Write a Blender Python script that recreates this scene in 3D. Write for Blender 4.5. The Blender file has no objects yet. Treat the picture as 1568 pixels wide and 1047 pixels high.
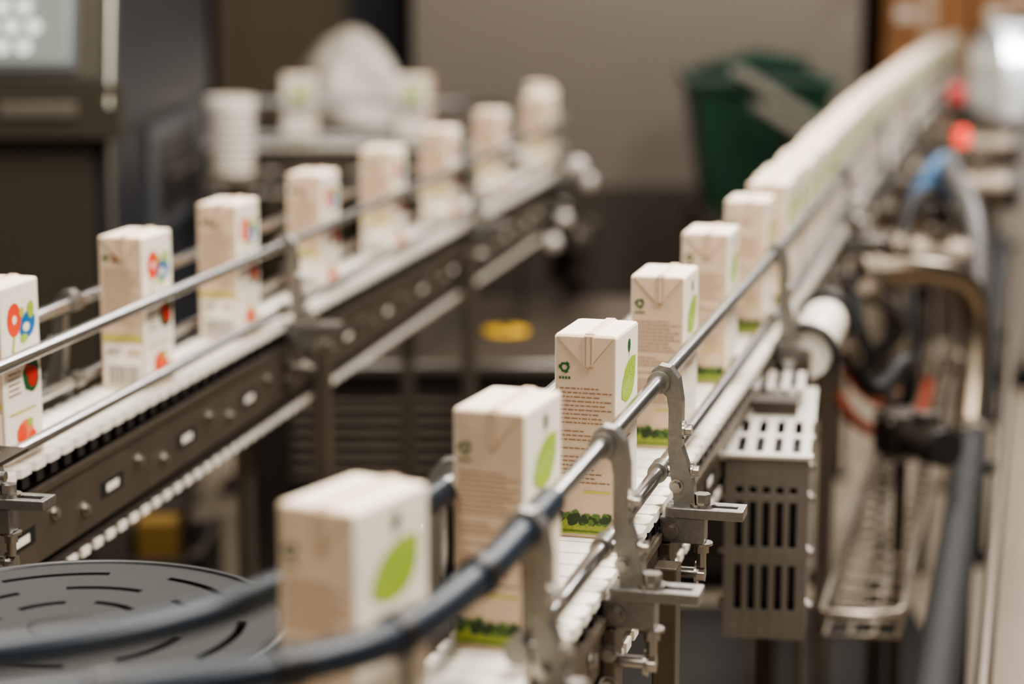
import bpy, math, random
from mathutils import Vector, Matrix
random.seed(7)
S = bpy.context.scene

# ------------------------------------------------------------------ helpers
def lin(c):
    return tuple(((x/255.0)/12.92 if x/255.0 <= 0.04045 else ((x/255.0+0.055)/1.055)**2.4) for x in c)

def mat(name, rgb, rough=0.5, metal=0.0, var=0.12, scale=40.0, bump=0.0, emit=0.0, stretch=None, trans=0.0):
    m = bpy.data.materials.new(name); m.use_nodes = True
    nt = m.node_tree; b = nt.nodes['Principled BSDF']
    c = lin(rgb)
    tc = nt.nodes.new('ShaderNodeTexCoord')
    mp = nt.nodes.new('ShaderNodeMapping')
    if stretch: mp.inputs['Scale'].default_value = stretch
    nt.links.new(tc.outputs['Object'], mp.inputs['Vector'])
    n = nt.nodes.new('ShaderNodeTexNoise'); n.inputs['Scale'].default_value = scale
    n.inputs['Detail'].default_value = 4
    nt.links.new(mp.outputs['Vector'], n.inputs['Vector'])
    mx = nt.nodes.new('ShaderNodeMix'); mx.data_type = 'RGBA'
    mx.inputs['A'].default_value = tuple(x*(1-var) for x in c)+(1,)
    mx.inputs['B'].default_value = tuple(min(1, x*(1+var)) for x in c)+(1,)
    nt.links.new(n.outputs['Fac'], mx.inputs['Factor'])
    nt.links.new(mx.outputs['Result'], b.inputs['Base Color'])
    b.inputs['Roughness'].default_value = rough
    b.inputs['Metallic'].default_value = metal
    if trans: b.inputs['Transmission Weight'].default_value = trans
    if bump:
        bp = nt.nodes.new('ShaderNodeBump'); bp.inputs['Strength'].default_value = bump
        bp.inputs['Distance'].default_value = 0.002
        nt.links.new(n.outputs['Fac'], bp.inputs['Height'])
        nt.links.new(bp.outputs['Normal'], b.inputs['Normal'])
    if emit:
        b.inputs['Emission Color'].default_value = c+(1,)
        b.inputs['Emission Strength'].default_value = emit
    return m

M = {}
def defm(k, *a, **kw): M[k] = mat(k, *a, **kw)
defm('steel', (172,168,162), 0.28, 1.0, scale=60)
defm('rail_steel', (192,190,188), 0.27, 1.0, scale=60)
defm('dull_steel', (118,108,97), 0.45, 0.85, scale=30)
defm('frame_steel', (104,95,84), 0.5, 0.7, scale=14, var=.3)
defm('dark_steel', (72,65,58), 0.5, 0.6, scale=20)
defm('cast_alu', (146,144,140), 0.38, 0.9, scale=150, bump=0.3)
defm('cream_plastic', (238,232,220), 0.4, scale=60, var=.06)
defm('black_plastic', (26,25,25), 0.4, scale=60)
defm('rubber', (20,20,20), 0.6)
defm('blue_plastic', (12,27,40), 0.40, scale=120, var=.5)
defm('kraft', (206,182,156), 0.6, scale=350, var=.07)
defm('carton_white', (245,235,219), 0.5, scale=100, var=.03)
defm('carton_top', (245,229,209), 0.5, scale=200, var=.04)
defm('ink_brown', (142,108,80), 0.6)
defm('ink_leaf', (158,186,62), 0.5, scale=200)
defm('ink_green', (22,88,46), 0.5)
defm('ink_tree', (44,62,30), 0.6, scale=400, var=.6)
defm('ink_tree_light', (84,112,46), 0.6, scale=400, var=.5)
defm('ink_grass', (146,158,66), 0.6, scale=300, var=.4)
defm('ink_red', (232,74,36), 0.5)
defm('ink_tomato', (184,40,30), 0.5)
defm('ink_orange', (236,124,82), 0.5)
defm('ink_blue', (24,108,166), 0.5)
defm('ink_bar', (190,182,84), 0.5)
defm('ink_black', (55,52,52), 0.6)
defm('leaf_vein', (190,210,115), 0.5)

class MB:
    def __init__(s): s.v=[]; s.f=[]; s.m=[]; s.s=[]; s.mats=[]
    def mi(s,k):
        if k not in s.mats: s.mats.append(k)
        return s.mats.index(k)
    def add(s, vs, fs, k, smooth=False):
        o=len(s.v); s.v += [tuple(v) for v in vs]; i=s.mi(k)
        for f in fs: s.f.append(tuple(o+a for a in f)); s.m.append(i); s.s.append(smooth)
    def frame(s, fn, a, b, k):
        vs=[fn(x,y,z) for z in (a[2],b[2]) for y in (a[1],b[1]) for x in (a[0],b[0])]
        s.add(vs, [(0,2,3,1),(4,5,7,6),(0,1,5,4),(2,6,7,3),(0,4,6,2),(1,3,7,5)], k)
    def box(s, a, b, k): s.frame(lambda x,y,z:(x,y,z), a, b, k)
    def prism(s, fn, prof, t0, t1, k, smooth=False):
        n=len(prof)
        vs=[fn(u,t0,w) for u,w in prof]+[fn(u,t1,w) for u,w in prof]
        s.add(vs,[tuple(range(n)), tuple(reversed(range(n,2*n)))],k)
        s.add(vs,[(i,i+n,(i+1)%n+n,(i+1)%n) for i in range(n)],k,smooth)
    def cyl(s, p0, p1, r0, k, r1=None, n=16, smooth=True, caps=True):
        r1 = r0 if r1 is None else r1
        p0=Vector(p0); p1=Vector(p1); d=(p1-p0).normalized()
        u=d.orthogonal().normalized(); w=d.cross(u)
        vs=[]
        for p,r in ((p0,r0),(p1,r1)):
            for i in range(n):
                a=2*math.pi*i/n; vs.append(p+(u*math.cos(a)+w*math.sin(a))*r)
        s.add(vs,[(i,(i+1)%n,(i+1)%n+n,i+n) for i in range(n)],k,smooth)
        if caps: s.add(vs,[tuple(reversed(range(n))),tuple(range(n,2*n))],k)
    def tube(s, pts, r, k, n=12, caps=True):
        pts=[Vector(p) for p in pts]; rings=[]; up=None
        for i,p in enumerate(pts):
            t=(pts[min(i+1,len(pts)-1)]-pts[max(i-1,0)]).normalized()
            if up is None: up=t.orthogonal().normalized()
            up=(up-t*up.dot(t)).normalized(); w=t.cross(up)
            rr = r[i] if isinstance(r,(list,tuple)) else r
            rings.append([p+(up*math.cos(2*math.pi*j/n)+w*math.sin(2*math.pi*j/n))*rr for j in range(n)])
        vs=[v for R in rings for v in R]; fs=[]
        for i in range(len(pts)-1):
            for j in range(n):
                fs.append((i*n+j,i*n+(j+1)%n,(i+1)*n+(j+1)%n,(i+1)*n+j))
        s.add(vs,fs,k,True)
        if caps:
            s.add(rings[0],[tuple(reversed(range(n)))],k); s.add(rings[-1],[tuple(range(n))],k)
    def lathe(s, c, prof, k, n=32, axis='z'):
        c=Vector(c); vs=[]
        for r,z in prof:
            for j in range(n):
                a=2*math.pi*j/n
                if axis=='z': vs.append(c+Vector((r*math.cos(a),r*math.sin(a),z)))
                elif axis=='y': vs.append(c+Vector((r*math.cos(a),z,r*math.sin(a))))
                else: vs.append(c+Vector((z,r*math.cos(a),r*math.sin(a))))
        fs=[]
        for i in range(len(prof)-1):
            for j in range(n): fs.append((i*n+j,i*n+(j+1)%n,(i+1)*n+(j+1)%n,(i+1)*n+j))
        s.add(vs,fs,k,True)
    def hexb(s, p, d, r, h, k='steel'):
        p=Vector(p); d=Vector(d).normalized()
        s.cyl(p,p+d*h*0.25,r*1.45,k,n=14)
        s.cyl(p+d*h*0.25,p+d*h,r,k,n=6,smooth=False)
    def obj(s, name, parent=None, bevel=0.0):
        me=bpy.data.meshes.new(name); me.from_pydata(s.v,[],s.f); me.update()
        for k in s.mats: me.materials.append(M[k])
        me.polygons.foreach_set('material_index', s.m)
        me.polygons.foreach_set('use_smooth', s.s)
        o=bpy.data.objects.new(name,me); S.collection.objects.link(o)
        if bevel:
            b=o.modifiers.new('bevel','BEVEL'); b.width=bevel; b.segments=2; b.limit_method='ANGLE'; b.angle_limit=math.radians(50)
        if parent: o.parent=parent
        return o

def empty(name):
    e=bpy.data.objects.new(name,None); e.empty_display_size=.1; S.collection.objects.link(e); return e

def catmull(pts, step=0.01):
    P=[Vector(p) for p in pts]; P=[P[0]*2-P[1]]+P+[P[-1]*2-P[-2]]
    dense=[]
    for i in range(1,len(P)-2):
        n=max(4,int((P[i+1]-P[i]).length/step))
        for j in range(n):
            t=j/n; a,b,c,d=P[i-1],P[i],P[i+1],P[i+2]
            dense.append(0.5*((2*b)+(c-a)*t+(2*a-5*b+4*c-d)*t*t+(3*b-a-3*c+d)*t**3))
    dense.append(P[-2]); return dense

class Path:
    def __init__(s, pts):
        s.p=catmull([Vector((x,y,0)) for x,y in pts]); s.l=[0]
        for a,b in zip(s.p,s.p[1:]): s.l.append(s.l[-1]+(b-a).length)
        s.L=s.l[-1]
    def at(s,d):
        import bisect
        d=min(max(d,0),s.L-1e-6); i=max(0,min(bisect.bisect_right(s.l,d)-1,len(s.p)-2))
        t=(d-s.l[i])/(s.l[i+1]-s.l[i]); p=s.p[i].lerp(s.p[i+1],t)
        i0=max(0,i-2); i1=min(len(s.p)-1,i+3); h=(s.p[i1]-s.p[i0]).normalized()
        return p,h,Vector((h.y,-h.x,0))
    def fn(s,d,sg=1):
        p,h,r=s.at(d)
        return lambda lat,lon,z: Vector((p.x+r.x*lat*sg+h.x*lon, p.y+r.y*lat*sg+h.y*lon, z))
    def s_at_y(s,y):
        for i,p in enumerate(s.p):
            if p.y>=y: return s.l[i]
        return s.L
    def offset(s,lat,z,d0,d1,step=.03):
        n=max(2,int((d1-d0)/step)); out=[]
        for i in range(n+1):
            p,h,r=s.at(d0+(d1-d0)*i/n); out.append(Vector((p.x+r.x*lat,p.y+r.y*lat,z)))
        return out

BELT=0.90
def sweep_rect(mb, path, lat0, lat1, z0, z1, d0, d1, k, step=.04):
    n=max(2,int((d1-d0)/step)); vs=[]
    for i in range(n+1):
        p,h,r=path.at(d0+(d1-d0)*i/n)
        for la,z in ((lat0,z0),(lat1,z0),(lat1,z1),(lat0,z1)): vs.append((p.x+r.x*la,p.y+r.y*la,z))
    fs=[(0,1,2,3),(n*4+3,n*4+2,n*4+1,n*4)]
    for i in range(n):
        for j in range(4): fs.append((i*4+j,(i+1)*4+j,(i+1)*4+(j+1)%4,i*4+(j+1)%4))
    mb.add(vs,fs,k)

def bracket(mb, fn, zt, zl, foot=True):
    prof=[(.039,zt+.011),(.047,zt+.017),(.058,zt+.015),(.067,zt+.004),(.071,zt-.02),(.071,.965),(.077,.948),(.084,.924),(.086,.903),
          (.064,.903),(.063,.915),(.060,.935),(.057,.962),(.057,zt-.028),(.055,zt-.015),(.049,zt-.010),(.039,zt-.008)]
    mb.prism(fn, prof, -.0085, .0085, 'cast_alu')
    mb.cyl(fn(.047,-.015,zt),fn(.047,.015,zt),.0115,'cast_alu')
    mb.cyl(fn(.047,-.013,zl),fn(.047,.013,zl),.0105,'cast_alu')
    mb.cyl(fn(.047,0,zl),fn(.066,0,zl),.006,'steel')
    mb.hexb(fn(.071,0,zt-.05), fn(1,0,0)-fn(0,0,0), .0065, .009)
    mb.hexb(fn(.066,-.0085,.925), fn(0,-1,0)-fn(0,0,0), .005, .007)
    mb.hexb(fn(.080,0,zl+.002), fn(1,0,0)-fn(0,0,0), .006, .008)
    if not foot:
        mb.frame(fn,(.056,-.012,.88),(.088,.012,.903),'cast_alu'); return
    e=.136
    for s0,s1 in ((-.016,-.006),(.006,.016)):
        mb.frame(fn,(.056,s0,.893),(e,s1,.904),'cast_alu')
    for a,b in ((.056,.100),(e-.008,e)):
        mb.frame(fn,(a,-.006,.893),(b,.006,.904),'cast_alu')
    mb.frame(fn,(.050,-.013,.866),(.096,.013,.893),'cast_alu')
    mb.hexb(fn(.092,-.002,.904),(0,0,1),.009,.013)
    mb.cyl(fn(.092,-.002,.84),fn(.092,-.002,.866),.005,'steel')
    mb.hexb(fn(.092,-.002,.866),(0,0,-1),.008,.011)
    mb.hexb(fn(.062,-.013,.879),fn(0,-1,0)-fn(0,0,0),.006,.007)
    mb.frame(fn,(.050,-.018,.80),(.062,.018,.866),'dull_steel')
    mb.cyl(fn(.062,0,.832),fn(.088,0,.832),.006,'steel'); mb.hexb(fn(.086,0,.832),fn(1,0,0)-fn(0,0,0),.009,.010)
    mb.hexb(fn(.056,-.018,.845),fn(0,-1,0)-fn(0,0,0),.006,.008); mb.hexb(fn(.056,-.018,.815),fn(0,-1,0)-fn(0,0,0),.006,.008)

def conveyor(path, zt, zl, zplate0, zplate1, zret, by_right, by_left, legs, rail_d0, bare=()):
    root=empty('chain_conveyor')
    c=MB(); pitch=.0381; n=int(path.L/pitch)
    for i in range(n):
        f=path.fn((i+.5)*pitch)
        hl=.0178; th=.010
        prof=[(-.049,-hl*.7),(-.042,-hl),(.042,-hl),(.049,-hl*.7),(.049,hl*.7),(.042,hl),(-.042,hl),(-.049,hl*.7)]
        c.prism(lambda u,t,w:f(u,w,t), prof, BELT-th, BELT, 'cream_plastic')
        c.frame(f,(-.0475,-.009,BELT-.024),(.0475,.009,BELT-th),'black_plastic')
        c.frame(f,(-.049,-.0115,zret-.010),(.049,.0115,zret),'cream_plastic')
        c.frame(f,(-.046,-.019,zret-.001),(.046,.019,zret+.010),'dark_steel')
    c.obj('slat_chain',root)
    p=MB()
    for sg in (-1,1):
        a,b=sorted((sg*.046,sg*.050))
        sweep_rect(p,path,a,b,zplate0,zplate1,0,path.L,'frame_steel')
        a,b=sorted((sg*.0505,sg*.054))
        sweep_rect(p,path,a,b,zplate1-.008,zplate1,0,path.L,'dull_steel')
        d=.05; k=0
        while d<path.L:
            f=path.fn(d,sg); zz=(zplate0+zplate1)/2-.006
            if k%3!=1: p.hexb(f(.050,0,zz+(.01 if k%3 else -.008)), f(1,0,0)-f(0,0,0), .006,.007)
            else:
                p.frame(f,(.0495,-.034,zz-.010),(.0508,.034,zz+.010),'black_plastic')
                p.frame(f,(.0508,-.018,zz-.005),(.0514,.018,zz+.004),'cream_plastic')
            d+=.085; k+=1
    d=.06
    while d<path.L:
        f=path.fn(d); p.cyl(f(-.047,0,(zplate0+zplate1)/2+.004),f(.047,0,(zplate0+zplate1)/2+.004),.006,'dark_steel',n=10); d+=.23
    p.obj('side_frame',root)
    r=MB()
    for sg in (-1,1):
        for z,rr in ((zt,.0078),(zl,.0075)):
            r.tube(path.offset(sg*.047,z,rail_d0,path.L),rr,'rail_steel',n=16)
    r.obj('guide_rails',root)
    b=MB()
    for lst,sg in ((by_right,1),(by_left,-1)):
        for d in lst: bracket(b,path.fn(d,sg),zt,zl,d not in bare)
    b.obj('rail_brackets',root,bevel=.0012)
    l=MB()
    for d in legs:
        f=path.fn(d)
        for sg in (-1,1):
            l.frame(f,(sg*.066-.012,-.015,.012),(sg*.066+.012,.015,zplate1-.02),'frame_steel')
            l.cyl(f(sg*.066,0,0),f(sg*.066,0,.015),.03,'black_plastic')
        l.frame(f,(-.06,-.008,.30),(.06,.008,.33),'frame_steel')
    l.obj('legs',root,bevel=.002)
    return root

# ------------------------------------------------------------------ paths
pr = Path([(-.85,1.05),(-.68,1.06),(-.53,1.085),(-.39,1.13),(-.27,1.20),(-.175,1.285),(-.107,1.375),(-.044,1.52),(-.003,1.66),
           (.083,2.0),(.208,2.5),(.333,3.0),(.575,4.0),(.810,5.0),(1.060,6.0),(1.315,7.0),(1.575,8.0),(1.86,9.0),(1.98,9.4)])
pl = Path([(-.721,1.6),(-.637,2.0),(-.427,3.0),(-.217,4.0),(-.007,5.0),(.072,5.4),(.085,5.68),(.03,5.92),(-.12,6.08),(-.34,6.16),(-.7,6.18),(-1.4,6.18)])
sy=pr.s_at_y
rootR=conveyor(pr,1.032,.938,.828,.876,.812,[sy(y) for y in (1.53,1.81,2.08,2.98,4.1,5.2,6.3,7.4,8.5)],
         [sy(y) for y in (1.66,2.25,3.2,4.3,5.4)],[sy(y) for y in (2.03,3.75,5.7,7.2,8.8)],sy(1.555),bare=(sy(2.98),))
sl=pl.s_at_y
rootL=conveyor(pl,1.022,.922,.785,.870,.765,[sl(y) for y in (2.12,3.15,4.35,5.3)],[sl(y) for y in (2.6,3.7,4.7)],
         [sl(y) for y in (1.8,3.28,4.3,5.62)]+[pl.L-.2],0.0)
m=MB(); f=pl.fn(sl(2.12)); m.frame(f,(.0,-.16,.934),(.082,.07,.939),'dark_steel'); m.hexb(f(.06,.03,.939),(0,0,1),.006,.007)
m.frame(f,(.058,-.01,.903),(.072,.01,.934),'dark_steel'); m.obj('cover_plate',rootL,bevel=.001)
r=MB()
r.tube(catmull([Vector(p) for p in [(.030,1.60,1.032),(.016,1.545,1.032),(-.020,1.42,1.028),(-.070,1.30,1.025),(-.132,1.238,1.025),(-.235,1.185,1.025),(-.40,1.13,1.025),(-.62,1.08,1.025)]],.015),.0125,'blue_plastic',n=16)
r.tube(catmull([Vector(p) for p in [(-.055,1.63,1.032),(-.112,1.48,1.032),(-.160,1.385,1.030),(-.205,1.32,1.030),(-.262,1.272,1.030),(-.34,1.232,1.030),(-.50,1.17,1.03),(-.66,1.14,1.03)]],.015),.0115,'blue_plastic',n=16)
for p in ((.012,1.53),(-.070,1.30),(-.235,1.185)): r.cyl((p[0],p[1],1.025-.010),(p[0]+.004,p[1]-.004,.86),.006,'steel')
for p,q,z in (((-.020,1.42),(-.026,1.405),1.028),((-.132,1.238),(-.147,1.229),1.025),((-.070,1.30),(-.078,1.291),1.025),((-.235,1.185),(-.25,1.179),1.025)):
    r.cyl((p[0],p[1],z),(q[0],q[1],z),.0155,'black_plastic')
r.obj('curved_plastic_rails',rootR)

# ------------------------------------------------------------------ cartons
A,B,H=.062,.093,.200
def carton(mb, x, y, yaw, z0, var):
    cs,sn=math.cos(yaw),math.sin(yaw)
    def L(a,b,z): return (x+a*cs+b*sn, y-a*sn+b*cs, z0+z)
    def ring(ins,z):
        ax,by=A/2-ins,B/2-ins; rr=.0035; o=[]
        for cx,cy,a0 in ((ax-rr,by-rr,0),(-ax+rr,by-rr,90),(-ax+rr,-by+rr,180),(ax-rr,-by+rr,270)):
            for k in range(4):
                t=math.radians(a0+k*30); o.append((cx+rr*math.cos(t),cy+rr*math.sin(t),z))
        return o
    rings=[ring(.0015,0),ring(0,.002),ring(0,H-.003),ring(.0012,H-.0008),ring(.004,H)]
    vs=[L(*q) for R in rings for q in R]; n=16
    for i in range(4):
        for j in range(n):
            k='carton_white'
            if j in (3,2,4,11,10,12): k='kraft'
            if i>=2: k='carton_top' if j not in (10,11,12) else 'kraft'
            mb.add([vs[i*n+j],vs[i*n+(j+1)%n],vs[(i+1)*n+(j+1)%n],vs[(i+1)*n+j]],[(0,1,2,3)],k)
    mb.add(vs[4*n:5*n],[tuple(range(n))],'carton_top')
    mb.add(vs[0:n],[tuple(reversed(range(n)))],'carton_white')
    mb.frame(L,(-.001,-B/2+.002,H-.001),(.008,B/2-.002,H+.0014),'carton_top')
    for q in (.0012,.0034,.0056): mb.frame(L,(q,-B/2+.003,H+.0013),(q+.0006,B/2-.003,H+.0019),'kraft')
    for sg in (-1,1):
        k='kraft'
        v=[L(-A/2+.002,sg*B/2,H-.001),L(A/2-.002,sg*B/2,H-.001),L(.002,sg*B/2,H-.034),
           L(-A/2+.003,sg*(B/2+.0012),H-.002),L(A/2-.003,sg*(B/2+.0012),H-.002),L(.002,sg*(B/2+.0022),H-.033)]
        mb.add(v,[(3,4,5),(0,1,4,3),(1,2,5,4),(2,0,3,5),(0,2,1)],k)
        v0=sg*(B/2+.0008); v1=sg*(B/2+.0034)
        mb.frame(L,(-.001,min(v0,v1),H-.030),(.008,max(v0,v1),H-.0005),'kraft')
        for q in (0,2):
            w0=sg*(B/2+.0034); w1=sg*(B/2+.0037)
            mb.frame(L,(.0005+q*.0027,min(w0,w1),H-.029),(.0012+q*.0027,max(w0,w1),H-.001),'ink_brown')
    def F(p,q,e): return L(p-A/2,-B/2-e,q)
    def R(p,q,e): return L(A/2+e,p-B/2,q)
    def Lf(p,q,e): return L(-A/2-e,B/2-p,q)
    def Bk(p,q,e): return L(A/2-p,B/2+e,q)
    def poly(fc,pts,k,e=.0005): mb.add([fc(p,q,e) for p,q in pts],[tuple(range(len(pts)))],k)
    def rect(fc,p0,q0,p1,q1,k,e=.0005): poly(fc,[(p0,q0),(p1,q0),(p1,q1),(p0,q1)],k,e)
    def ell(fc,cx,cy,rx,ry,k,rot=0,e=.0005,n=16,jag=0):
        c,s_=math.cos(rot),math.sin(rot); o=[]
        for i in range(n):
            t=2*math.pi*i/n; j=1+jag*random.uniform(-1,1)
            a,b=rx*math.cos(t)*j,ry*math.sin(t)*j; o.append((cx+a*c-b*s_,cy+a*s_+b*c))
        poly(fc,o,k,e)
    rnd=random.Random(3)
    def textblock(fc,q,q1,p0,p1,wmin,k='ink_brown',lh=.0042,th=.0013,e=.0005):
        while q>q1:
            w=rnd.uniform(wmin,p1-p0)
            if rnd.random()>.08:
                p=p0
                while p<p0+w:
                    ww=rnd.uniform(.002,.007); rect(fc,p,q,min(p+ww,p1),q+th,k,e); p+=ww+.0010
            q-=lh
    def recyc(fc,cx0,cy0,sc):
        for i in range(3):
            t=math.radians(90+120*i); c,s_=math.cos(t-math.pi/2),math.sin(t-math.pi/2)
            pts=[(-.0048,.0016),(-.0030,.0046),(.0018,.0046),(.0018,.0060),(.0052,.0034),(.0018,.0010),(.0018,.0024),(-.0018,.0024),(-.0030,.0006)]
            poly(fc,[(cx0+sc*(a*c-b*s_),cy0+sc*(a*s_+b*c)) for a,b in pts],'ink_green',e=.0005+.0001*i)
    def trees(fc,x0,x1,base):
        x=x0; i=0
        while x<x1:
            big=rnd.uniform(.0045,.0085)
            hx=x
            for k in range(6):
                ell(fc,min(max(hx+rnd.uniform(-.7,.7)*big,x0),x1),base+big*rnd.uniform(.2,1.3),big*.55,big*.5,'ink_tree' if k%3 else 'ink_tree_light',e=.0008+.00002*(i%20),n=9,jag=.15)
                i+=1
            x+=big*rnd.uniform(1.0,1.8)
    for fc in (F,Bk):
        if var=='leaf':
            recyc(fc,.0105,.168,1.0)
            for i in range(4): rect(fc,.0050+i*.003,.1565,.0072+i*.003,.1590,'ink_green')
            textblock(fc,.147,.112,.006,.057,.035)
            textblock(fc,.105,.052,.006,.057,.020)
            rect(fc,.030,.045,.056,.0475,'ink_bar')
            rect(fc,.002,.004,A-.002,.020,'ink_grass')
            trees(fc,.006,A-.006,.014)
            rect(fc,.010,.006,.050,.0075,'ink_tree_light',e=.0014)
        else:
            rect(fc,.007,.168,.014,.176,'ink_green'); rect(fc,.018,.166,.030,.178,'ink_brown')
            textblock(fc,.157,.085,.006,.057,.032)
            rect(fc,.004,.064,A-.004,.072,'ink_bar'); rect(fc,.004,.004,A-.004,.060,'carton_white')
            textblock(fc,.056,.042,.008,.030,.016,'ink_black',.0035,.0014,.0008)
            rect(fc,.036,.044,.054,.054,'kraft',e=.0008)
            p=.009
            while p<.054:
                ww=rnd.choice((.0008,.0014,.002)); rect(fc,p,.006,p+ww,.032,'ink_black',e=.0008); p+=ww+rnd.choice((.0009,.0015))
    for fc in (R,Lf):
        if var=='leaf':
            leaf=[(-.030,-.006),(-.024,.004),(-.014,.013),(-.002,.0185),(.010,.0205),(.020,.0195),(.029,.019),(.0285,.011),(.0275,.001),(.023,-.009),(.013,-.0175),(.000,-.0205),(-.012,-.0205),(-.022,-.0165),(-.029,-.0150)]
            poly(fc,[(.049+a,.150+b) for a,b in leaf],'ink_leaf')
            poly(fc,[(.022,.139),(.076,.167),(.0755,.168),(.0215,.1405)],'leaf_vein',e=.0008)
            for i in range(4):
                bx,by=.032+i*.010,.1446+i*.0052
                poly(fc,[(bx,by),(bx+.001,by),(bx+.001,by+.011),(bx+.0,by+.011)],'leaf_vein',e=.0008)
                poly(fc,[(bx,by),(bx+.012,by-.004),(bx+.012,by-.0032),(bx,by+.001)],'leaf_vein',e=.0008)
            ell(fc,.050,.183,.0055,.007,'ink_green',n=10); rect(fc,.0493,.171,.0507,.178,'ink_brown')
            textblock(fc,.120,.092,.022,.076,.030,'ink_brown',.0055,.0018)
            rect(fc,.002,.004,B-.002,.022,'ink_grass')
            trees(fc,.007,B-.007,.016)
            for i in range(3): rect(fc,.006,.006+i*.004,B-.006-.01*i,.0070+i*.004,'ink_leaf',e=.0014)
        else:
            ell(fc,.030,.160,.017,.019,'ink_red'); ell(fc,.030,.160,.005,.005,'carton_white',e=.0008)
            ell(fc,.062,.150,.020,.015,'ink_blue',rot=.3); ell(fc,.058,.148,.008,.005,'carton_white',e=.0008)
            ell(fc,.070,.166,.008,.010,'ink_leaf',e=.0009); ell(fc,.048,.166,.006,.006,'ink_bar',e=.0009)
            poly(fc,[(.027,.142),(.031,.142),(.027,.126),(.036,.112),(.033,.110),(.022,.126)],'ink_leaf')
            ell(fc,.052,.136,.009,.005,'ink_leaf',e=.0008)
            ell(fc,.066,.092,.020,.019,'ink_green',jag=.08); ell(fc,.069,.090,.012,.012,'ink_tomato',e=.0008)
            ell(fc,.056,.100,.006,.007,'ink_tomato',e=.0009)
            textblock(fc,.100,.074,.010,.040,.020,'ink_brown',.006,.002)
            ell(fc,.046,.030,.021,.015,'ink_orange'); ell(fc,.038,.030,.011,.011,'ink_red',e=.0008)
            ell(fc,.064,.022,.009,.008,'ink_red',e=.0008); ell(fc,.058,.040,.007,.005,'ink_leaf',e=.0009); rect(fc,.010,.054,.074,.0565,'ink_bar')

def carton_obj(x,y,yaw_deg,var):
    mb=MB(); carton(mb,0,0,0,0,var); o=mb.obj('milk_carton' if var=='leaf' else 'juice_carton')
    o.location=(x,y,BELT+.0002); o.rotation_euler=(0,0,-math.radians(yaw_deg)); return o
for x,y,a in ((-.107,1.372,29),(-.003,1.671,19.5),(.083,2.003,16),(.176,2.371,14.5),(.262,2.733,14),(.354,3.090,14)):
    carton_obj(x,y,a,'leaf')
for x,y,a in ((-.575,2.29,13),(-.491,2.70,14),(-.417,3.05,12.5),(-.331,3.46,12),(-.240,3.89,12),(-.148,4.33,12),(-.048,4.81,11)):
    carton_obj(x,y,a,'fruit')
p,h,r_=pl.at(sl(5.35)); carton_obj(p.x,p.y,math.degrees(math.atan2(h.x,h.y)),'fruit')
for dd in (.16,.42,.98,1.32):
    p,h,r_=pl.at(sl(5.35)+dd); carton_obj(p.x,p.y,math.degrees(math.atan2(h.x,h.y)),'leaf')
row=MB(); d=sy(3.31)
while d<pr.L-.05:
    p,h,r_=pr.at(d); carton(row,p.x+random.uniform(-.004,.004),p.y,math.atan2(h.x,h.y)+random.uniform(-.03,.05),BELT+.0002,'leaf'); d+=.106
row.obj('milk_carton_queue')

# ------------------------------------------------------------------ turntable disc
defm('disc_black',(17,16,16),0.55,0.0,scale=25,bump=.05)
t=MB(); c=Vector((-.385,1.725)); zd=.889
radii=[.03,.062,.070,.105,.113,.148,.156,.186]
N=96
for ri in range(len(radii)-1):
    r0,r1=radii[ri],radii[ri+1]
    for j in range(N):
        if ri%2==1 and ((j+ri*5)%16)<10: continue
        a0,a1=2*math.pi*j/N,2*math.pi*(j+1)/N
        q=[(r0,a0),(r1,a0),(r1,a1),(r0,a1)]
        vs=[(c.x+r*math.cos(a),c.y+r*math.sin(a),z) for z in (zd,zd-.006) for r,a in q]
        t.add(vs,[(0,1,2,3),(7,6,5,4),(0,4,5,1),(1,5,6,2),(2,6,7,3),(3,7,4,0)],'disc_black')
t.lathe((c.x,c.y,0),[(.186,zd-.02),(.193,zd-.018),(.195,zd-.004),(.192,zd+.002),(.186,zd+.002),(.1855,zd-.006)],'black_plastic',n=72)
t.lathe((c.x,c.y,0),[(.0,zd-.020),(.186,zd-.020),(.186,zd-.030),(.03,zd-.035),(.03,.02),(.12,.015),(.12,0),(0,0)],'black_plastic',n=48)
t.lathe((c.x,c.y,0),[(0,zd+.002),(.028,zd+.001),(.032,zd),(.032,zd-.02)],'disc_black',n=32)
t.obj('transfer_turntable')

# ------------------------------------------------------------------ slotted guard + roller
gy=math.radians(9); gx0,gy0=.210,2.50
gf=lambda a,b,z: Vector((gx0+a*math.cos(gy)+b*math.sin(gy), gy0-a*math.sin(gy)+b*math.cos(gy), z))
g=MB(); W0,W1,Z0,Z1=.052,.154,.62,.85; D=.42
defm('guard_steel',(128,123,117),0.42,0.7,scale=40)
ncol=6; bw=.008; gap=(W1-W0-.012-bw*ncol)/(ncol-1)
xs=[W0+.006+i*(bw+gap) for i in range(ncol)]
for x0 in xs: g.frame(gf,(x0,0,Z0),(x0+bw,.002,Z1),'guard_steel')
g.frame(gf,(W0,0,Z0),(W0+.0062,.002,Z1),'guard_steel'); g.frame(gf,(W1-.0062,0,Z0),(W1,.002,Z1),'guard_steel')
for a,b in ((Z0,Z0+.038),(Z0+.095,Z0+.118),(Z0+.175,Z0+.186),(Z0+.194,Z1)):
    g.frame(gf,(W0+.006,.0003,a),(W1-.006,.0017,b),'guard_steel')
g.frame(gf,(W0,.002,Z0),(W0+.002,D,Z1),'guard_steel'); g.frame(gf,(W1-.002,.002,Z0),(W1,D,Z1),'guard_steel')
g.frame(gf,(W0,.002,Z0),(W1,D,Z0+.002),'guard_steel'); g.frame(gf,(W0,D-.002,Z0),(W1,D,Z1),'guard_steel')
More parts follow.
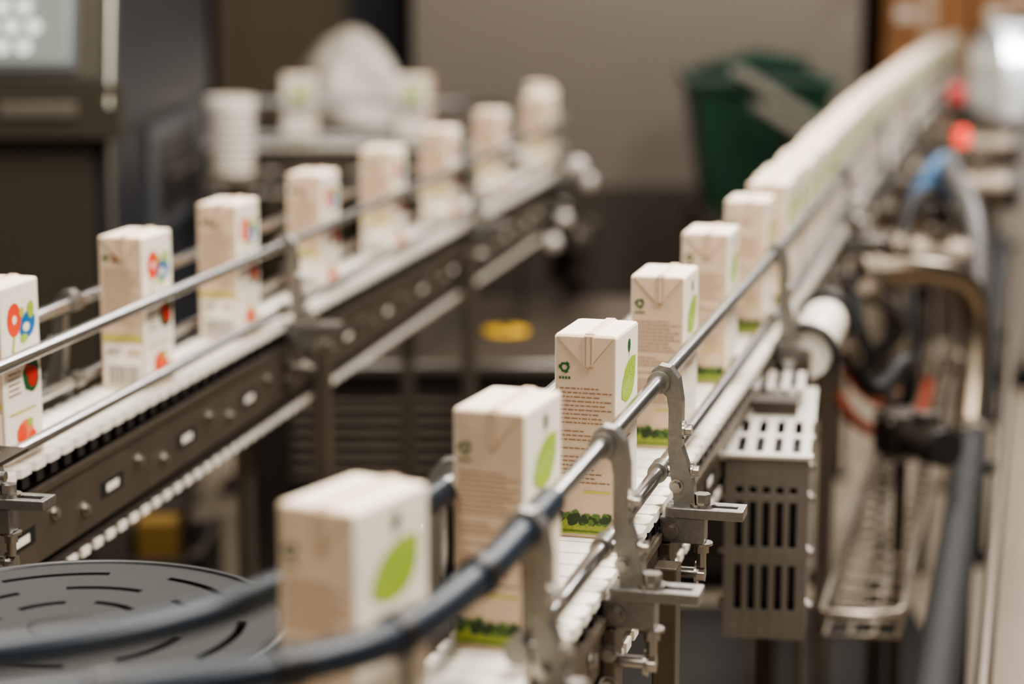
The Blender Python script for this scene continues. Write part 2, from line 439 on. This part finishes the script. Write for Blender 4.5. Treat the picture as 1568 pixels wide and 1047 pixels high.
g.frame(gf,(W0+.004,.02,Z0+.004),(W1-.004,D-.02,Z1-.02),'black_plastic')  # black filler added inside, stands in for the shade behind the slots
M['lid_steel']=mat('lid_steel',(205,199,190),0.4,0.6)
nl=5; lw=(W1-W0)/(nl*2-1)
for i in range(nl): g.frame(gf,(W0+i*2*lw,.014,Z1),(W0+(i*2+1)*lw+.001,.20,Z1+.004),'lid_steel')
g.frame(gf,(W0-.004,-.003,Z1),(W1+.004,.016,Z1+.005),'lid_steel')
g.frame(gf,(W0-.004,.10,Z1+.0005),(W1+.004,.118,Z1+.005),'lid_steel')
g.frame(gf,(W0-.004,.20,Z1),(W1+.004,D,Z1+.004),'lid_steel')
g.frame(gf,(W0+.02,.23,Z1+.004),(W1-.02,.28,Z1+.022),'dark_steel')
for i in range(4): g.frame(gf,(W0+.018+i*.020,.29,Z1+.004),(W0+.029+i*.020,D-.01,Z1+.028),'lid_steel')
for zz in (Z0+.03,Z0+.10,Z0+.17,Z0+.21):
    g.hexb(gf(W0,.05,zz),gf(-1,0,0)-gf(0,0,0),.006,.008); g.hexb(gf(W1,.05,zz),gf(1,0,0)-gf(0,0,0),.006,.007)
for ly in (.06,D-.06): g.frame(gf,(W0+.04,ly,.0),(W0+.06,ly+.02,Z0+.001),'dark_steel')
g.obj('slotted_drive_guard',bevel=.0006)
ro=MB(); rf=pr.fn(sy(2.98)); la,zr=.094,.880
pts=[rf(la,a*.01,zr) for a in range(4,34)]
ro.tube(pts,[.034+(.0025 if i%3==0 else 0) for i in range(len(pts))],'cream_plastic',n=28)
ro.tube([rf(la,.025,zr),rf(la,.36,zr)],.01,'steel')
for lo in (.033,.34):
    arc=[rf(la+.043*math.cos(a*math.pi/12),lo,zr+.043*math.sin(a*math.pi/12)) for a in range(-2,15)]
    ro.tube(arc,.006,'black_plastic'); ro.frame(rf,(la-.007,lo-.01,.0),(la+.007,lo+.01,zr-.01),'dull_steel')
ro.obj('return_roller')

# ------------------------------------------------------------------ cable tray, barrier, pipes, hoses
defm('black_paint',(16,15,15),0.75)
def off(lat,z): 
    return lambda y,dl=0,dz=0: Vector((.25*(y-2)+.083+lat+dl, y, z+dz))
defm('wire_bright',(160,150,138),0.35,0.85)
tr=MB(); T=off(.19,.45)
for dl in (-.055,-.018,.018,.055): tr.tube([T(3.0,dl),T(5.4,dl)],.004,'wire_bright',n=8)
for dl in (-.06,.06): tr.tube([T(3.0,dl,.04),T(5.4,dl,.04)],.006,'wire_bright',n=8)
tr.tube([T(3.0,-.06,.04),T(2.985,-.05,.04),T(2.98,.0,.04),T(2.985,.05,.04),T(3.0,.06,.04)],.006,'wire_bright',n=8)
y=3.0
while y<5.4:
    tr.tube([T(y,-.06,.04),T(y,-.058,0),T(y,.058,0),T(y,.06,.04)],.004,'wire_bright',n=6); y+=.07
for y in (3.3,4.8):
    tr.frame(lambda a,b,z:(T(y).x+a,y+b,z),(-.012,-.012,0),(.012,.012,.446),'dark_steel')
tr.obj('wire_cable_tray')
fr=MB(); T2=off(.325,.56)
fr.tube([T2(2.3),T2(6.5)],.028,'black_paint',n=16); fr.tube([T2(2.3,.058,.0),T2(6.5,.058,.0)],.012,'dull_steel',n=16)
for y in (3.6,4.9,6.4):
    q=T2(y); fr.cyl((q.x,q.y,0),(q.x,q.y,.56),.016,'black_paint'); fr.cyl((q.x,q.y,0),(q.x,q.y,.02),.04,'black_paint')
    fr.box((q.x,q.y-.01,.55),(q.x+.06,q.y+.01,.57),'black_paint')
fr.obj('machine_barrier')
def hose(name,pts,r,k,parent=None):
    m=MB(); q=catmull([Vector(p) for p in pts],.02); m.tube(q,r,k,n=14)
    for a,b in ((q[0],q[1]),(q[-1],q[-2])):
        dd=(b-a).normalized(); m.cyl(a-dd*.01,a+dd*.03,r*1.25,'dull_steel'); m.cyl(a+dd*.005,a+dd*.018,r*1.5,'dull_steel',n=6,smooth=False)
    return m.obj(name,parent)
defm('bronze_pipe',(138,126,110),0.3,0.95)
defm('red_hose',(165,72,44),0.45); defm('blue_hose',(50,92,132),0.4); defm('grey_hose',(62,59,56),0.45)
hose('bent_steel_pipe',[(.66,3.85,.87),(.76,3.87,.87),(.85,3.9,.845),(.885,3.92,.77),(.88,3.9,.68),(.865,3.85,.58),(.855,3.82,.56)],.026,'bronze_pipe',rootR)
hose('bent_steel_pipe',[(.95,4.3,.60),(.995,4.4,.75),(1.02,4.6,.88),(1.03,4.9,.95),(1.08,5.1,.96)],.026,'grey_hose',rootR)
hose('pneumatic_hose',[(.60,3.9,.66),(.66,3.95,.57),(.73,4.0,.53),(.80,4.02,.56),(.83,4.05,.66)],.012,'red_hose',rootR)
hose('pneumatic_hose',[(.62,3.9,.72),(.67,3.95,.63),(.74,4.0,.59),(.79,4.02,.63)],.010,'red_hose',rootR)
hose('pneumatic_hose',[(.68,4.2,.84),(.70,4.1,.70),(.76,4.15,.60),(.86,4.4,.60),(.91,4.7,.70)],.014,'rubber',rootR)
hose('pneumatic_hose',[(.93,4.9,.84),(.97,4.9,.92),(1.02,4.95,.97),(1.05,5.05,.92),(1.05,5.1,.82)],.020,'blue_hose',rootR)
hose('pneumatic_hose',[(.62,3.6,.88),(.70,3.7,.80),(.66,3.8,.70),(.74,3.95,.60)],.014,'grey_hose',rootR)
hose('pneumatic_hose',[(.56,3.45,.80),(.62,3.5,.72),(.68,3.55,.76),(.72,3.7,.68),(.70,3.8,.55)],.014,'rubber',rootR)
hose('pneumatic_hose',[(.80,4.3,.85),(.86,4.4,.95),(.93,4.5,.92),(.95,4.6,.80),(.90,4.7,.64)],.014,'rubber',rootR)

def motor(x,y,z,yaw,sc=1,col='dull_steel',parent=None):
    m=MB(); cs,sn=math.cos(yaw),math.sin(yaw)
    fn=lambda a,b,zz:Vector((x+(a*cs+b*sn)*sc,y+(-a*sn+b*cs)*sc,z+zz*sc))
    m.frame(fn,(-.05,-.05,-.05),(.05,.05,.05),col)
    m.cyl(fn(.05,0,0),fn(.17,0,0),.042*sc,col,n=24)
    for i in range(7): m.cyl(fn(.06+i*.015,0,0),fn(.066+i*.015,0,0),.048*sc,col,n=24)
    m.cyl(fn(.17,0,0),fn(.195,0,0),.045*sc,'black_plastic',n=24)
    m.frame(fn,(.08,-.025,.04),(.13,.025,.07),col)
    m.cyl(fn(0,0,-.05),fn(0,0,-.07),.03*sc,'steel'); m.hexb(fn(-.03,-.05,.03),fn(0,-1,0)-fn(0,0,0),.008*sc,.01*sc)
    m.hexb(fn(.03,-.05,.03),fn(0,-1,0)-fn(0,0,0),.008*sc,.01*sc)
    m.frame(fn,(-.012,-.012,(-z)/sc),(.012,.012,-.05),'dark_steel')
    return m.obj('gear_motor',parent,bevel=.002)
motor(.83,4.55,.80,.25,1.0,'dull_steel',rootR); motor(1.08,5.35,.86,.25,1.1,'dull_steel',rootR)
motor(1.30,6.25,.88,.25,1.1,'dull_steel',rootR); motor(.66,3.45,.66,1.2,.7,'dark_steel',rootR)
tm=MB()
for (x,y,z,rr) in ((.165,5.25,.925,.024),(.01,5.15,.83,.024),(.13,5.2,.80,.020),(.20,5.5,.86,.022),(.10,5.05,.76,.020),(.16,5.35,.74,.016),(-.02,4.98,.73,.016)):
    tm.lathe((x,y,z),[(0,-.03),(rr*.8,-.028),(rr,-.015),(rr,.015),(rr*.8,.028),(0,.03)],'lid_steel',n=20,axis='y'); tm.cyl((x,y,z),(x-.02,y+.12,z),.009,'steel')
tm.cyl((.17,5.62,.58),(.17,5.62,.74),.07,'dark_steel',n=28); tm.cyl((.17,5.62,0),(.17,5.62,.58),.03,'dark_steel')
tm.box((.09,5.3,.70),(.20,5.68,.74),'dark_steel'); tm.box((.145,5.2,.72),(.165,5.5,.90),'dark_steel')
tm.obj('turn_drive',rootL,bevel=.002)

defm('lamp_red',(255,55,30),0.3,emit=.9)
defm('lamp_red_dim',(170,50,46),0.3,emit=.15)
def lamp(x,y,z,k,r=.020):
    m=MB(); m.lathe((x,y,z),[(r,-.03),(r,0),(r*.9,r*.5),(r*.5,r*.9),(0,r)],k,n=20)
    m.lathe((x,y,z),[(0,-.06),(r*1.2,-.06),(r*1.2,-.03),(r,-.028)],'black_plastic',n=20)
    m.cyl((x,y,0),(x,y,z-.058),.010,'dull_steel'); m.cyl((x,y,0),(x,y,.01),.05,'dull_steel')
    return m.obj('signal_lamp')
lamp(1.205,5.60,.975,'lamp_red'); lamp(1.43,6.75,1.01,'lamp_red_dim',.03)

defm('pale_panel',(150,145,138),0.4,0.3,scale=4)
eb=MB()
eb.box((1.62,6.9,.08),(2.5,7.6,.90),'pale_panel'); eb.box((1.70,6.94,0),(2.46,7.56,.08),'black_paint')
eb.box((1.65,6.885,.12),(2.06,6.9,.86),'pale_panel'); eb.box((2.09,6.885,.12),(2.47,6.9,.86),'pale_panel')
eb.box((2.01,6.87,.45),(2.03,6.885,.55),'black_plastic'); eb.box((1.60,6.88,.90),(2.52,7.62,.92),'steel')
eb.obj('electrical_cabinet',bevel=.006)
M['white_hood']=mat('white_hood',(236,240,246),0.25,0.35)
hp=MB(); prof=[(6.93,.92)]
for i in range(13):
    a=math.pi-math.pi*i/12*.62; prof.append((7.18+.25*math.cos(a),1.00+.22*math.sin(a)))
prof+=[(7.5,1.12),(7.5,.92)]
hp.prism(lambda u,t,w:(t,u,w),prof,1.63,2.30,'white_hood')
hp.prism(lambda u,t,w:(t,u,w),[(7.0,1.165),(7.3,1.215),(7.3,1.235),(7.0,1.185)],1.70,2.1,'steel')
for x in (1.72,2.15): hp.cyl((x,6.925,.96),(x,6.90,.96),.02,'steel')
hp.tube([(1.8,6.935,1.0),(1.8,6.89,1.01),(2.05,6.89,1.01),(2.05,6.935,1.0)],.009,'dark_steel')
hp.obj('steel_hood',bevel=.004)

# ------------------------------------------------------------------ left machine with operator panel
defm('olive_panel',(66,61,50),0.45,0.3,scale=5)
defm('navy_panel',(46,48,54),0.42,0.3,scale=5)
defm('recess_grey',(84,86,90),0.42,0.3,scale=5)
defm('light_trim',(178,174,164),0.3,0.9)
defm('screen_glass',(118,126,120),0.15,0.0,scale=3,emit=.3)
defm('screen_dots',(232,235,228),0.3,emit=.8)
cb=MB()
cb.box((-1.95,4.4,.10),(-.84,5.75,1.09),'navy_panel'); cb.box((-1.9,4.45,0),(-.9,5.7,.10),'black_paint')
cb.box((-1.93,4.385,.14),(-.88,4.4,1.06),'olive_panel')
prof=[(4.36,1.09),(4.36,1.16),(4.52,1.75),(5.7,1.75),(5.7,1.09)]
cb.prism(lambda u,t,w:(t,u,w),prof,-1.95,-.82,'navy_panel')
cb.box((-1.95,4.34,1.075),(-.81,4.37,1.19),'olive_panel')
sl_=lambda a,t,h:(a,4.36+(h)*.16/.59-t,1.16+h)
cb.frame(sl_,(-1.9,0,.035),(-.85,.012,.56),'olive_panel')
cb.frame(sl_,(-1.75,.012,.055),(-.90,.022,.50),'recess_grey'); cb.frame(sl_,(-1.73,.022,.07),(-.915,.026,.48),'screen_glass')
for i in range(13):
    for j in range(9):
        p=sl_(-1.55+i*.045+(j%2)*.02,.026,.105+j*.04); cb.cyl(p,(p[0],p[1]-.006,p[2]),.014,'screen_dots',n=12)
cb.tube([sl_(-.835,.012,-.02),sl_(-.835,.012,.58)],.010,'light_trim'); cb.tube([(-.845,4.385,.10),(-.845,4.385,1.08)],.008,'light_trim')
cb.box((-1.06,4.33,1.12),(-.90,4.342,1.15),'light_trim')
for i in range(3): cb.cyl((-1.4+i*.1,4.34,1.13),(-1.4+i*.1,4.325,1.13),.016,'light_trim')
cb.box((-.84,4.78,.80),(-.828,5.62,1.06),'recess_grey'); cb.box((-.830,4.90,.84),(-.825,5.50,1.02),'black_plastic')
cb.tube([(-.827,5.0,.93),(-.812,5.02,.93),(-.812,5.35,.93),(-.827,5.37,.93)],.010,'dark_steel')
cb.box((-.84,4.5,.30),(-.834,5.6,.70),'navy_panel')
cb.obj('filling_machine_cabinet',bevel=.006)

# ------------------------------------------------------------------ machine base in the middle
defm('base_dark',(48,41,35),0.5,0.2,scale=6); defm('base_top',(76,67,58),0.4,0.4,scale=8)
defm('yellow_label',(240,190,30),0.5)
mb=MB()
mb.box((-.60,4.62,.06),(.62,5.5,.53),'base_dark'); mb.box((-.55,4.66,0),(.58,5.46,.06),'black_paint')
mb.box((-.62,4.60,.53),(.64,5.52,.55),'base_top'); mb.box((-.62,4.592,.525),(.64,4.60,.552),'steel')
for i in range(7): mb.box((-.50,4.605,.28+i*.028),(.10,4.62,.294+i*.028),'dull_steel')
mb.box((.15,4.608,.12),(.58,4.62,.48),'base_dark')
mb.cyl((-.015,5.0,.55),(-.015,5.0,.553),.055,'yellow_label',n=24); mb.cyl((-.015,5.0,.553),(-.015,5.0,.56),.012,'black_paint',n=16)
mb.obj('machine_base_cabinet',bevel=.004)

defm('stainless_back',(122,114,106),0.42,0.6,var=.08,scale=3,stretch=(1,1,14))
sc=MB()
sc.box((-.36,7.6,.14),(1.26,8.6,2.6),'stainless_back'); 
for x in (-.3,.4,1.1): 
    sc.box((x,7.66,0),(x+.08,7.74,.14),'dark_steel'); sc.box((x,8.46,0),(x+.08,8.54,.14),'dark_steel')
sc.box((-.34,7.592,.18),(1.24,7.6,.62),'dark_steel')
sc.box((-.34,7.59,1.98),(1.24,7.6,2.0),'dark_steel')
sc.tube([(1.2,7.57,1.3),(1.2,7.54,1.33),(1.2,7.54,1.6),(1.2,7.57,1.63)],.012,'steel')
sc.obj('stainless_cabinet',bevel=.01)
defm('column_brown',(88,78,62),0.6,scale=4); defm('column_blue',(26,28,40),0.5)
wc=MB(); wc.box((-1.15,8.2,0),(-.62,8.7,2.6),'column_brown'); wc.box((-.62,8.15,0),(-.42,8.7,2.6),'column_blue')
wc.box((-1.17,8.18,0),(-.4,8.2,.12),'black_paint'); wc.box((-1.05,8.19,.3),(-.70,8.2,2.2),'column_brown')
wc.obj('storage_locker',bevel=.006)

tb=MB(); tb.box((-.95,6.6,.84),(-.15,7.35,.87),'dark_steel')
for x in (-.9,-.22):
    for y in (6.65,7.3): tb.box((x-.02,y-.02,0),(x+.02,y+.02,.84),'dark_steel')
tb.box((-.9,6.64,.30),(-.22,7.3,.32),'dark_steel')
tb.obj('side_table',bevel=.003)
M['bag_plastic']=mat('bag_plastic',(168,160,149),0.3,scale=12,bump=.8)
bg=MB(); prof=[(0,0),(.17,0),(.215,.02),(.205,.07),(.18,.13),(.16,.19),(.135,.24),(.095,.285),(.055,.31),(.03,.325),(0,.33)]
n=48; vs=[]
for i,(r,z) in enumerate(prof):
    for j in range(n):
        a=2*math.pi*j/n; w=1+.10*math.sin(4*a+.6*i)+.06*math.sin(9*a-1.3*i)+.035*random.uniform(-1,1)
        vs.append((-.52+r*w*math.cos(a)-.02*math.sin(z*9),6.98+r*w*math.sin(a),.8705+z+(.012*math.sin(4*a+i) if i>1 else 0)))
bg.add(vs,[(i*n+j,i*n+(j+1)%n,(i+1)*n+(j+1)%n,(i+1)*n+j) for i in range(len(prof)-1) for j in range(n)],'bag_plastic',True)
bg.obj('plastic_bag')
M['jug_white']=mat('jug_white',(205,197,184),0.4)
cs_=MB(); pf=[(0,0),(.050,0)]
for i in range(9): pf+=[(.052+.001*i,.004+i*.021),(.056+.001*i,.006+i*.021),(.056+.001*i,.012+i*.021),(.052+.001*i,.014+i*.021)]
pf+=[(.066,.20),(.060,.205),(.045,.15),(0,.15)]
cs_.lathe((-.735,5.48,.9002-.02),pf,'jug_white',n=32); cs_.obj('plastic_cup_stack')
st=MB(); st.box((-.80,5.38,.855),(-.66,5.58,.88),'dull_steel'); st.box((-.75,5.53,.02),(-.71,5.57,.855),'dark_steel'); st.box((-.80,5.53,0),(-.66,5.7,.02),'dark_steel'); st.obj('cup_stand',bevel=.002)

# green bin on stand, grey chute
defm('bin_green',(14,54,37),0.45,scale=8)
gb=MB()
def tap(x0,x1,y0,y1,z0,z1,t,k):
    vs=[(x0+t,y0+t,z0),(x1-t,y0+t,z0),(x1-t,y1-t,z0),(x0+t,y1-t,z0),(x0,y0,z1),(x1,y0,z1),(x1,y1,z1),(x0,y1,z1)]
    gb.add(vs,[(0,1,5,4),(1,2,6,5),(2,3,7,6),(3,0,4,7),(3,2,1,0)],k)
tap(.56,.98,6.4,6.95,.66,1.06,.06,'bin_green'); tap(.575,.965,6.415,6.935,.68,1.06,.06,'bin_green')
gb.box((.545,6.385,1.05),(.995,6.41,1.075),'bin_green'); gb.box((.545,6.94,1.05),(.995,6.965,1.075),'bin_green')
gb.box((.545,6.41,1.05),(.57,6.94,1.075),'bin_green'); gb.box((.97,6.41,1.05),(.995,6.94,1.075),'bin_green')
gb.prism(lambda u,t,w:(u,t,w),[(.57,1.075),(.97,1.075),(.97,1.11),(.80,1.14)],6.90,6.935,'bin_green')
for x in (.66,.78,.88): gb.box((x-.008,6.42,.72),(x+.008,6.445,1.05),'bin_green')
gb.obj('green_plastic_bin',bevel=.004)
bs=MB(); bs.box((.58,6.42,.63),(.96,6.93,.66),'dark_steel')
for x in (.60,.94):
    for y in (6.45,6.9): bs.box((x-.02,y-.02,0),(x+.02,y+.02,.63),'dark_steel')
bs.box((.6,6.44,.2),(.94,6.9,.22),'dark_steel'); bs.obj('bin_stand')
ch=MB(); defm('chute_grey',(142,138,130),0.4,0.5)
for k,(dx,dz) in enumerate(((0,0),(.06,-.10))):
    cf=lambda a,b,z:(.66+dx+b*.62+a*.3, 6.24+b*.05-a*.9-k*.03, 1.09+dz-b*.40+z)
    ch.frame(cf,(-.03,0,0),(.05,.5,.006),'chute_grey'); ch.frame(cf,(-.03,0,0),(-.026,.5,.04),'chute_grey'); ch.frame(cf,(.046,0,0),(.05,.5,.04),'chute_grey')
    p=cf(.01,.25,0); ch.cyl((p[0],p[1],0),(p[0],p[1],p[2]),.012,'dark_steel'); ch.cyl((p[0],p[1],0),(p[0],p[1],.01),.05,'dark_steel')
ch.obj('discharge_chute')

cr=MB(); defm('crate_dark',(44,38,32),0.6); defm('pack_yellow',(112,88,42),0.5); defm('pack_green',(52,62,38),0.5); defm('pack_grey',(72,66,58),.5)
cr.box((-1.25,4.0,.0),(-.62,4.3,.03),'crate_dark')
for z in (.05,.13,.21):
    cr.box((-1.25,4.0,z),(-.62,4.015,z+.06),'crate_dark'); cr.box((-1.25,4.285,z),(-.62,4.30,z+.06),'crate_dark')
    cr.box((-1.25,4.015,z),(-1.235,4.285,z+.06),'crate_dark'); cr.box((-.635,4.015,z),(-.62,4.285,z+.06),'crate_dark')
for x in (-1.25,-.635):
    for y in (4.0,4.285): cr.box((x,y,.03),(x+.015,y+.015,.28),'crate_dark')
for i in range(6): 
    x=-1.20+i*.09; cr.box((x,4.04,.03),(x+.075,4.12,.30+random.uniform(0,.05)),random.choice(['pack_grey','pack_green','pack_grey','pack_yellow']))
    cr.box((x,4.15,.03),(x+.075,4.24,.30+random.uniform(0,.08)),random.choice(['pack_yellow','base_dark','pack_grey','base_dark']))
cr.obj('packaging_crate')

defm('cardboard',(160,112,70),0.7,scale=10)
cd=MB()
for i in range(3):
    for j in range(5):
        x=1.75+i*.42; z=.12+j*.32
        cd.box((x,9.9,z),(x+.40,10.3,z+.31),'cardboard'); cd.box((x+.17,9.897,z),(x+.23,9.9,z+.31),'kraft')
        cd.box((x+.05,9.896,z+.06),(x+.14,9.9,z+.12),'carton_white')
for y in (9.9,10.08,10.22): cd.box((1.7,y,0),(3.05,y+.08,.10),'cardboard')
cd.box((1.7,9.88,.10),(3.05,10.32,.12),'cardboard')
cd.obj('cardboard_box_stack',bevel=.004)

# ------------------------------------------------------------------ room
defm('floor_epoxy',(146,134,118),0.45,scale=3,var=.15); defm('wall_paint',(80,73,64),0.7,scale=2); defm('ceiling_paint',(120,114,106),0.8,scale=2)
def slab(name,a,b,k):
    m=MB(); m.box(a,b,k); return m.obj(name)
slab('floor',(-4,-2.5,-.1),(4.5,11,0),'floor_epoxy'); slab('ceiling',(-4,-2.5,3.6),(4.5,11,3.7),'ceiling_paint')
slab('wall_back',(-4.1,11,-.1),(4.6,11.1,3.7),'wall_paint'); slab('wall_front',(-4.1,-2.6,-.1),(4.6,-2.5,3.7),'wall_paint')
slab('wall_left',(-4.1,-2.5,-.1),(-4,11,3.7),'wall_paint'); slab('wall_right',(4.5,-2.5,-.1),(4.6,11,3.7),'wall_paint')
M['floor_sheet_dark']=mat('floor_sheet_dark',(28,24,20),0.85)
slab('floor_darkening_sheet',(-1.6,1.9,0),(.90,4.55,.006),'floor_sheet_dark')  # dark sheet added to darken the floor under the conveyors

def clight(x,y,z,sx,sy_,W,col=(1,.94,.86)):
    m=MB(); m.box((x-sx/2-.03,y-sy_/2-.03,z),(x+sx/2+.03,y+sy_/2+.03,z+.06),'pale_panel')
    m.box((x-.01,y-.01,z+.06),(x+.01,y+.01,3.6),'steel')
    o=m.obj('ceiling_and_fill_light')
    d=bpy.data.lights.new('lamp_panel','AREA'); d.shape='RECTANGLE'; d.size=sx; d.size_y=sy_; d.energy=W; d.color=col
    l=bpy.data.objects.new('lamp_panel',d); S.collection.objects.link(l); l.location=(x,y,z-.005); l.parent=o
clight(1.3,1.6,3.2,.5,1.8,155)
clight(-.6,2.6,3.2,.4,1.8,100)
clight(.9,4.6,3.2,.4,1.8,95)
clight(-.9,-.8,3.2,.5,1.6,75)  # added fill from behind the camera, fixture is unseen
clight(2.3,6.6,3.2,.4,1.8,135,(1,.97,.94))  # unseen lamp added to put a bright highlight on the hood
clight(.5,6.6,3.2,1.2,.3,34)  # unseen lamp added for the bright gradient on the stainless cabinet
clight(-1.6,5.0,3.2,.4,1.4,32)
w=bpy.data.worlds.new('world'); S.world=w; w.use_nodes=True
w.node_tree.nodes['Background'].inputs[0].default_value=(.9,.85,.8,1); w.node_tree.nodes['Background'].inputs[1].default_value=.3

cd_=bpy.data.cameras.new('camera'); cam=bpy.data.objects.new('camera',cd_); S.collection.objects.link(cam); S.camera=cam
cam.location=(0,0,1.46); cam.rotation_euler=(math.radians(90-10.6),0,0)
cd_.lens=73.5; cd_.sensor_width=36; cd_.clip_start=.05
cd_.dof.use_dof=True; cd_.dof.focus_distance=2.09; cd_.dof.aperture_fstop=2.2
S.view_settings.view_transform='AgX'
S.view_settings.look='AgX - Medium High Contrast'
